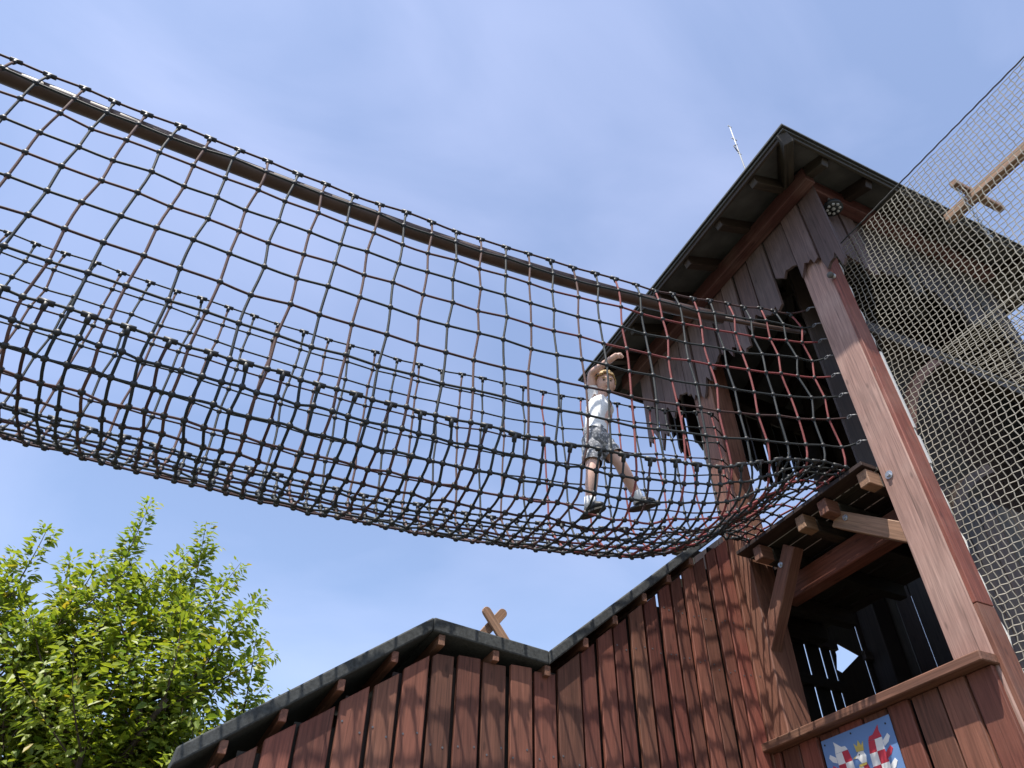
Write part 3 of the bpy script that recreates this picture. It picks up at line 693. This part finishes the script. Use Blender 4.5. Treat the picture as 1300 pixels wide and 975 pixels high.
for s in (-1, 1):
    vs, fs = ellipsoid_data(hpt(s*.30, .86, .02), .0075, .0075, .004, 8, 6); pyd('eye', vs, fs, 'eye', CH, True)
    tube('eyebrow', [hpt(s*.17, .95, .21), hpt(s*.32, .93, .25), hpt(s*.46, .84, .20)], .0035, 'hair', CH, 5)
tube('mouth', [hpt(-.20, .88, -.54), hpt(0, .96, -.555), hpt(.20, .88, -.54)], [.002, .004, .002], 'lip', CH, 6)
# hair cap
bm = bmesh.new(); bmesh.ops.create_uvsphere(bm, u_segments=32, v_segments=24, radius=1)
for v_ in bm.verts:
    a, b_, c_ = v_.co; nn = noise.noise(Vector((a*6, b_*6, c_*2)))*.12
    v_.co = Vector((a*(.93+nn), b_*(1.06+nn), c_*(1.24+nn)+.02))
kill = [v_ for v_ in bm.verts if (v_.co.y > .25 and v_.co.z < .62-.25*abs(v_.co.x)+.10*math.sin(v_.co.x*9)) or v_.co.z < -.35 or (v_.co.z < -.02 and v_.co.y > -.05)]
bmesh.ops.delete(bm, geom=kill, context='VERTS')
for v_ in bm.verts: v_.co = hpt(*v_.co)
me = bpy.data.meshes.new('hair'); bm.to_mesh(me); bm.free(); me.shade_smooth(); ho = mesh_obj('hair', me, 'hair', CH)
sm = ho.modifiers.new('s', 'SOLIDIFY'); sm.thickness = .008; sm.offset = 0
# clothes
BW = Vector((.80, .60, 0)); BD = Vector((.60, -.80, 0))
def loft(rings, seg=28, amp=.006, seed=0):
    """rings: (centre, half width, half depth); closed tube of ellipses with cloth folds"""
    vs, fs = [], []
    for c_, a_, b_ in rings:
        for k in range(seg):
            t_ = k*math.tau/seg; d_ = BW*math.cos(t_)*a_+BD*math.sin(t_)*b_; p_ = c_+d_
            fold = noise.noise(Vector((p_.x*9+seed, p_.y*9, p_.z*22)))*amp + math.sin(t_*5+p_.z*30+seed)*amp*.5
            vs.append(p_+d_.normalized()*fold)
    for i in range(len(rings)-1):
        for k in range(seg): k2 = (k+1) % seg; fs.append((i*seg+k, i*seg+k2, (i+1)*seg+k2, (i+1)*seg+k))
    return vs, fs
def lerp_rings(keys, n=5):
    o = []
    for (c0, a0, b0), (c1, a1, b1) in zip(keys, keys[1:]):
        for q in range(n): s_ = q/n; o.append((c0.lerp(c1, s_), a0+(a1-a0)*s_, b0+(b1-b0)*s_))
    return o+[keys[-1]]
def limb_rings(p0, p1, r0, r1, n=5): return [p0.lerp(p1, q/n) for q in range(n+1)], [r0+(r1-r0)*q/n for q in range(n+1)]
hem = wai+(pel-wai)*.62
a = Acc(); a.add(*loft(lerp_rings([(hem, .094, .074), (wai, .090, .071), (chs, .092, .072), (chs.lerp(nek, .55), .080, .058), (nek-(nek-chs)*.08, .040, .038)])))
for (p0, p1) in ((shA, shA.lerp(elA, .42)), (shB, shB.lerp(elB, .5))):
    pts_, rs_ = limb_rings(p0.lerp(chs, .25), p1, .050, .043); a.add(*tube_data(pts_, rs_, 14, False))
a.build('tshirt', 'shirt', CH, True)
a = Acc(); a.add(*loft(lerp_rings([(hem.lerp(wai, .4), .088, .070), (pel, .096, .078), (pel.lerp(hiA.lerp(hiB, .5), 1.0)-Z*.03, .086, .074), (hiA.lerp(hiB, .5)-Z*.06, .05, .05)]), 28, .006, 4))
for (h_, k_, sd_) in ((hiA, knA, 1), (hiB, knB, 2)):
    pts_, rs_ = limb_rings(h_+Z*.02, h_.lerp(k_, .70), .064, .062, 8); rs_ = [r_*(1+.05*math.sin(q*2.1+sd_)) for q, r_ in enumerate(rs_)]; a.add(*tube_data(pts_, rs_, 16, False))
a.build('shorts', 'shorts', CH, True)
for an_, kn_, tip in ((anA, knA, cp(772, 654, -.09)), (anB, knB, cp(838, 650, -.07))):
    d = tip-an_; d.z = min(d.z, -.02); fl = Vector((d.x, d.y, 0)).normalized()
    sole = an_.z-.062
    tube('sock', [an_.lerp(kn_, .22), an_.lerp(kn_, .04), an_-Z*.03], [.035, .034, .036], 'shirt', CH, 12)
    heel = Vector((an_.x, an_.y, sole+.03))-fl*.035
    sm_ = skinmesh([heel, heel+fl*.05+Z*.006, heel+fl*.10-Z*.004, heel+fl*.138-Z*.008, an_-Z*.004], [(0, 1), (1, 2), (2, 3), (1, 4)], [(.030, .028), (.032, .030), (.034, .025), (.027, .018), .035], 1, 2)
    sm_.shade_smooth(); so_ = mesh_obj('shoe', sm_, 'shoe', CH)
    sd_ = fl.cross(Z); pts = []
    for t_ in range(16):
        a = t_*math.tau/16; pts.append(heel+fl*(.053+.092*math.cos(a))+sd_*(.030*math.sin(a)*(1-.08*math.cos(a))))
    vs = [Vector((q.x, q.y, sole-.004)) for q in pts]+[Vector((q.x, q.y, sole+.008)) for q in pts]
    pyd('sole', vs, [tuple(range(15, -1, -1)), tuple(range(16, 32))]+[(i, (i+1) % 16, (i+1) % 16+16, i+16) for i in range(16)], 'sole', so_)

# ------------------------------------------------------------------ tree
TR = thing('leafy_tree', 'bright green leafy tree with upright shoots beyond the board wall', 'tree')
UT = 10.0
tb = on_u(80, 1010, UT); trunk0 = Vector((tb.x, UT+.3, GZ))
wood_a, leaf_a = Acc(), Acc()
RT_ = random.Random(21)
def leaf(p, d, nrm, ln, wd):
    s = d.cross(nrm)
    if s.length < 1e-4: return
    s.normalize(); nn = s.cross(d).normalized()
    b0 = p; m1 = p+d*ln*.38-nn*ln*.03; tp = p+d*ln-nn*ln*.16
    l1 = p+d*ln*.30+s*wd*.5+nn*wd*.14; l2 = p+d*ln*.66+s*wd*.40+nn*wd*.06-nn*ln*.06; r1 = p+d*ln*.30-s*wd*.5+nn*wd*.14; r2 = p+d*ln*.66-s*wd*.40+nn*wd*.06-nn*ln*.06
    leaf_a.add([b0, l1, l2, tp, r2, r1], [(0, 1, 2, 3), (0, 3, 4, 5)])
def shoot(a, tip, nl, r0=.016, bend=.2, spread=.17):
    a, tip = Vector(a), Vector(tip); L_ = (tip-a).length
    mid = (a+tip)/2 + Vector((RT_.uniform(-1, 1), RT_.uniform(-1, 1), RT_.uniform(-.8, .0)))*bend*L_*.5
    pts = [a*(1-s)**2+mid*2*s*(1-s)+tip*s*s for s in [i/9 for i in range(10)]]
    wood_a.add(*tube_data(pts, [r0*(1-.85*i/9) for i in range(10)], 5))
    for q in range(nl):
        s = RT_.random()**.8; s = .12+.88*s; f = s*9; i = min(int(f), 8); p = pts[i].lerp(pts[i+1], f-i); t = (pts[i+1]-pts[i]).normalized()
        an_ = RT_.uniform(0, math.tau); sd_ = t.orthogonal().normalized(); sd_ = Matrix.Rotation(an_, 3, t) @ sd_
        off = spread*(1.1-.62*s)*RT_.random()**.6
        p2 = p+sd_*off
        d = (sd_*.9+t*RT_.uniform(.1, .7)+Vector((0, 0, RT_.uniform(-.55, .15)))).normalized()
        nrm = (Z+Vector((RT_.uniform(-.7, .7), RT_.uniform(-.9, .4), 0))).normalized()
        sz_ = RT_.uniform(.06, .145)*(1.0 if s < .9 else .75); leaf(p2, d, nrm, sz_, sz_*.52)
# trunk and limbs
top = Vector((tb.x+.1, UT, 2.2))
wood_a.add(*tube_data([trunk0, trunk0.lerp(top, .35)+X*.06, trunk0.lerp(top, .7)-X*.05, top], [.17, .14, .12, .09], 10))
limbs = []
for q in range(26):
    s = .35+.6*q/26; b0 = trunk0.lerp(top, s); an_ = q*2.4
    e = b0+Vector((math.cos(an_)*RT_.uniform(.8, 2.1)+.25, math.sin(an_)*RT_.uniform(.7, 1.4), RT_.uniform(.5, 1.5)))
    m_ = (b0+e)/2+Vector((0, 0, -.15)); wood_a.add(*tube_data([b0, m_, e], [.06, .045, .028], 6)); limbs.append((b0, m_, e))
def limbpt():
    b0, m_, e = RT_.choice(limbs); s = RT_.uniform(.25, 1); return b0*(1-s)**2+m_*2*s*(1-s)+e*s*s
# tall shoots standing out against the sky
tips = [(192, 636, 10.0), (262, 662, 9.8), (62, 668, 9.7), (132, 702, 9.9), (306, 714, 9.6), (332, 756, 9.7), (326, 800, 9.9), (347, 828, 9.5), (4, 728, 9.8), (34, 752, 10.4), (98, 750, 9.5), (160, 745, 9.4), (228, 722, 10.3), (285, 735, 10.2), (215, 770, 9.6), (-30, 700, 10), (-70, 730, 9.6), (268, 812, 9.5), (340, 868, 10.2), (120, 790, 9.2), (20, 700, 10.2), (90, 705, 10.3), (240, 700, 9.5), (275, 690, 10.1), (165, 690, 10.2), (172, 715, 9.6), (190, 735, 9.4), (110, 735, 10.1), (225, 745, 9.9), (75, 760, 9.6), (310, 770, 9.3), (300, 850, 9.4), (318, 880, 10), (205, 720, 9.3), (150, 770, 9.2), (40, 780, 9.2), (250, 760, 9.2), (60, 800, 9.3), (180, 800, 9.8)]
for (x, y, u) in tips:
    tp = on_u(x, y, u); ba = min((limbpt() for _ in range(14)), key=lambda q: (q-tp).length); 
    if ba.z > tp.z-.8: ba.z = tp.z-.9
    shoot(ba, tp, int(155*(tp-ba).length), .02, .2, .23)
for q in range(400):
    a = limbpt(); L_ = RT_.uniform(.6, 1.25); an_ = RT_.uniform(0, math.tau)
    d = Vector((math.cos(an_)*RT_.uniform(.1, .9), math.sin(an_)*RT_.uniform(.1, .9), RT_.uniform(.25, 1))).normalized()
    shoot(a, a+d*L_, int(108*L_), .012, .25, .30)
wood_a.build('trunk', 'bark', TR, True); leaf_a.build('crown', 'leaf', TR)

# thing origins: put each Empty at the base of its parts
bpy.context.view_layer.update()
for o in [o for o in COL.objects if o.type == 'EMPTY' and o.parent is None]:
    pts = [c.matrix_world @ Vector(b_) for c in o.children_recursive if c.type == 'MESH' for b_ in c.bound_box]
    if not pts: continue
    mn = Vector([min(p[i] for p in pts) for i in range(3)]); mx2 = Vector([max(p[i] for p in pts) for i in range(3)])
    base = Vector(((mn.x+mx2.x)/2, (mn.y+mx2.y)/2, mn.z))
    o.location = base
    inv = Matrix.Translation(-base)
    for c in o.children: c.matrix_parent_inverse = inv
bpy.context.view_layer.update()
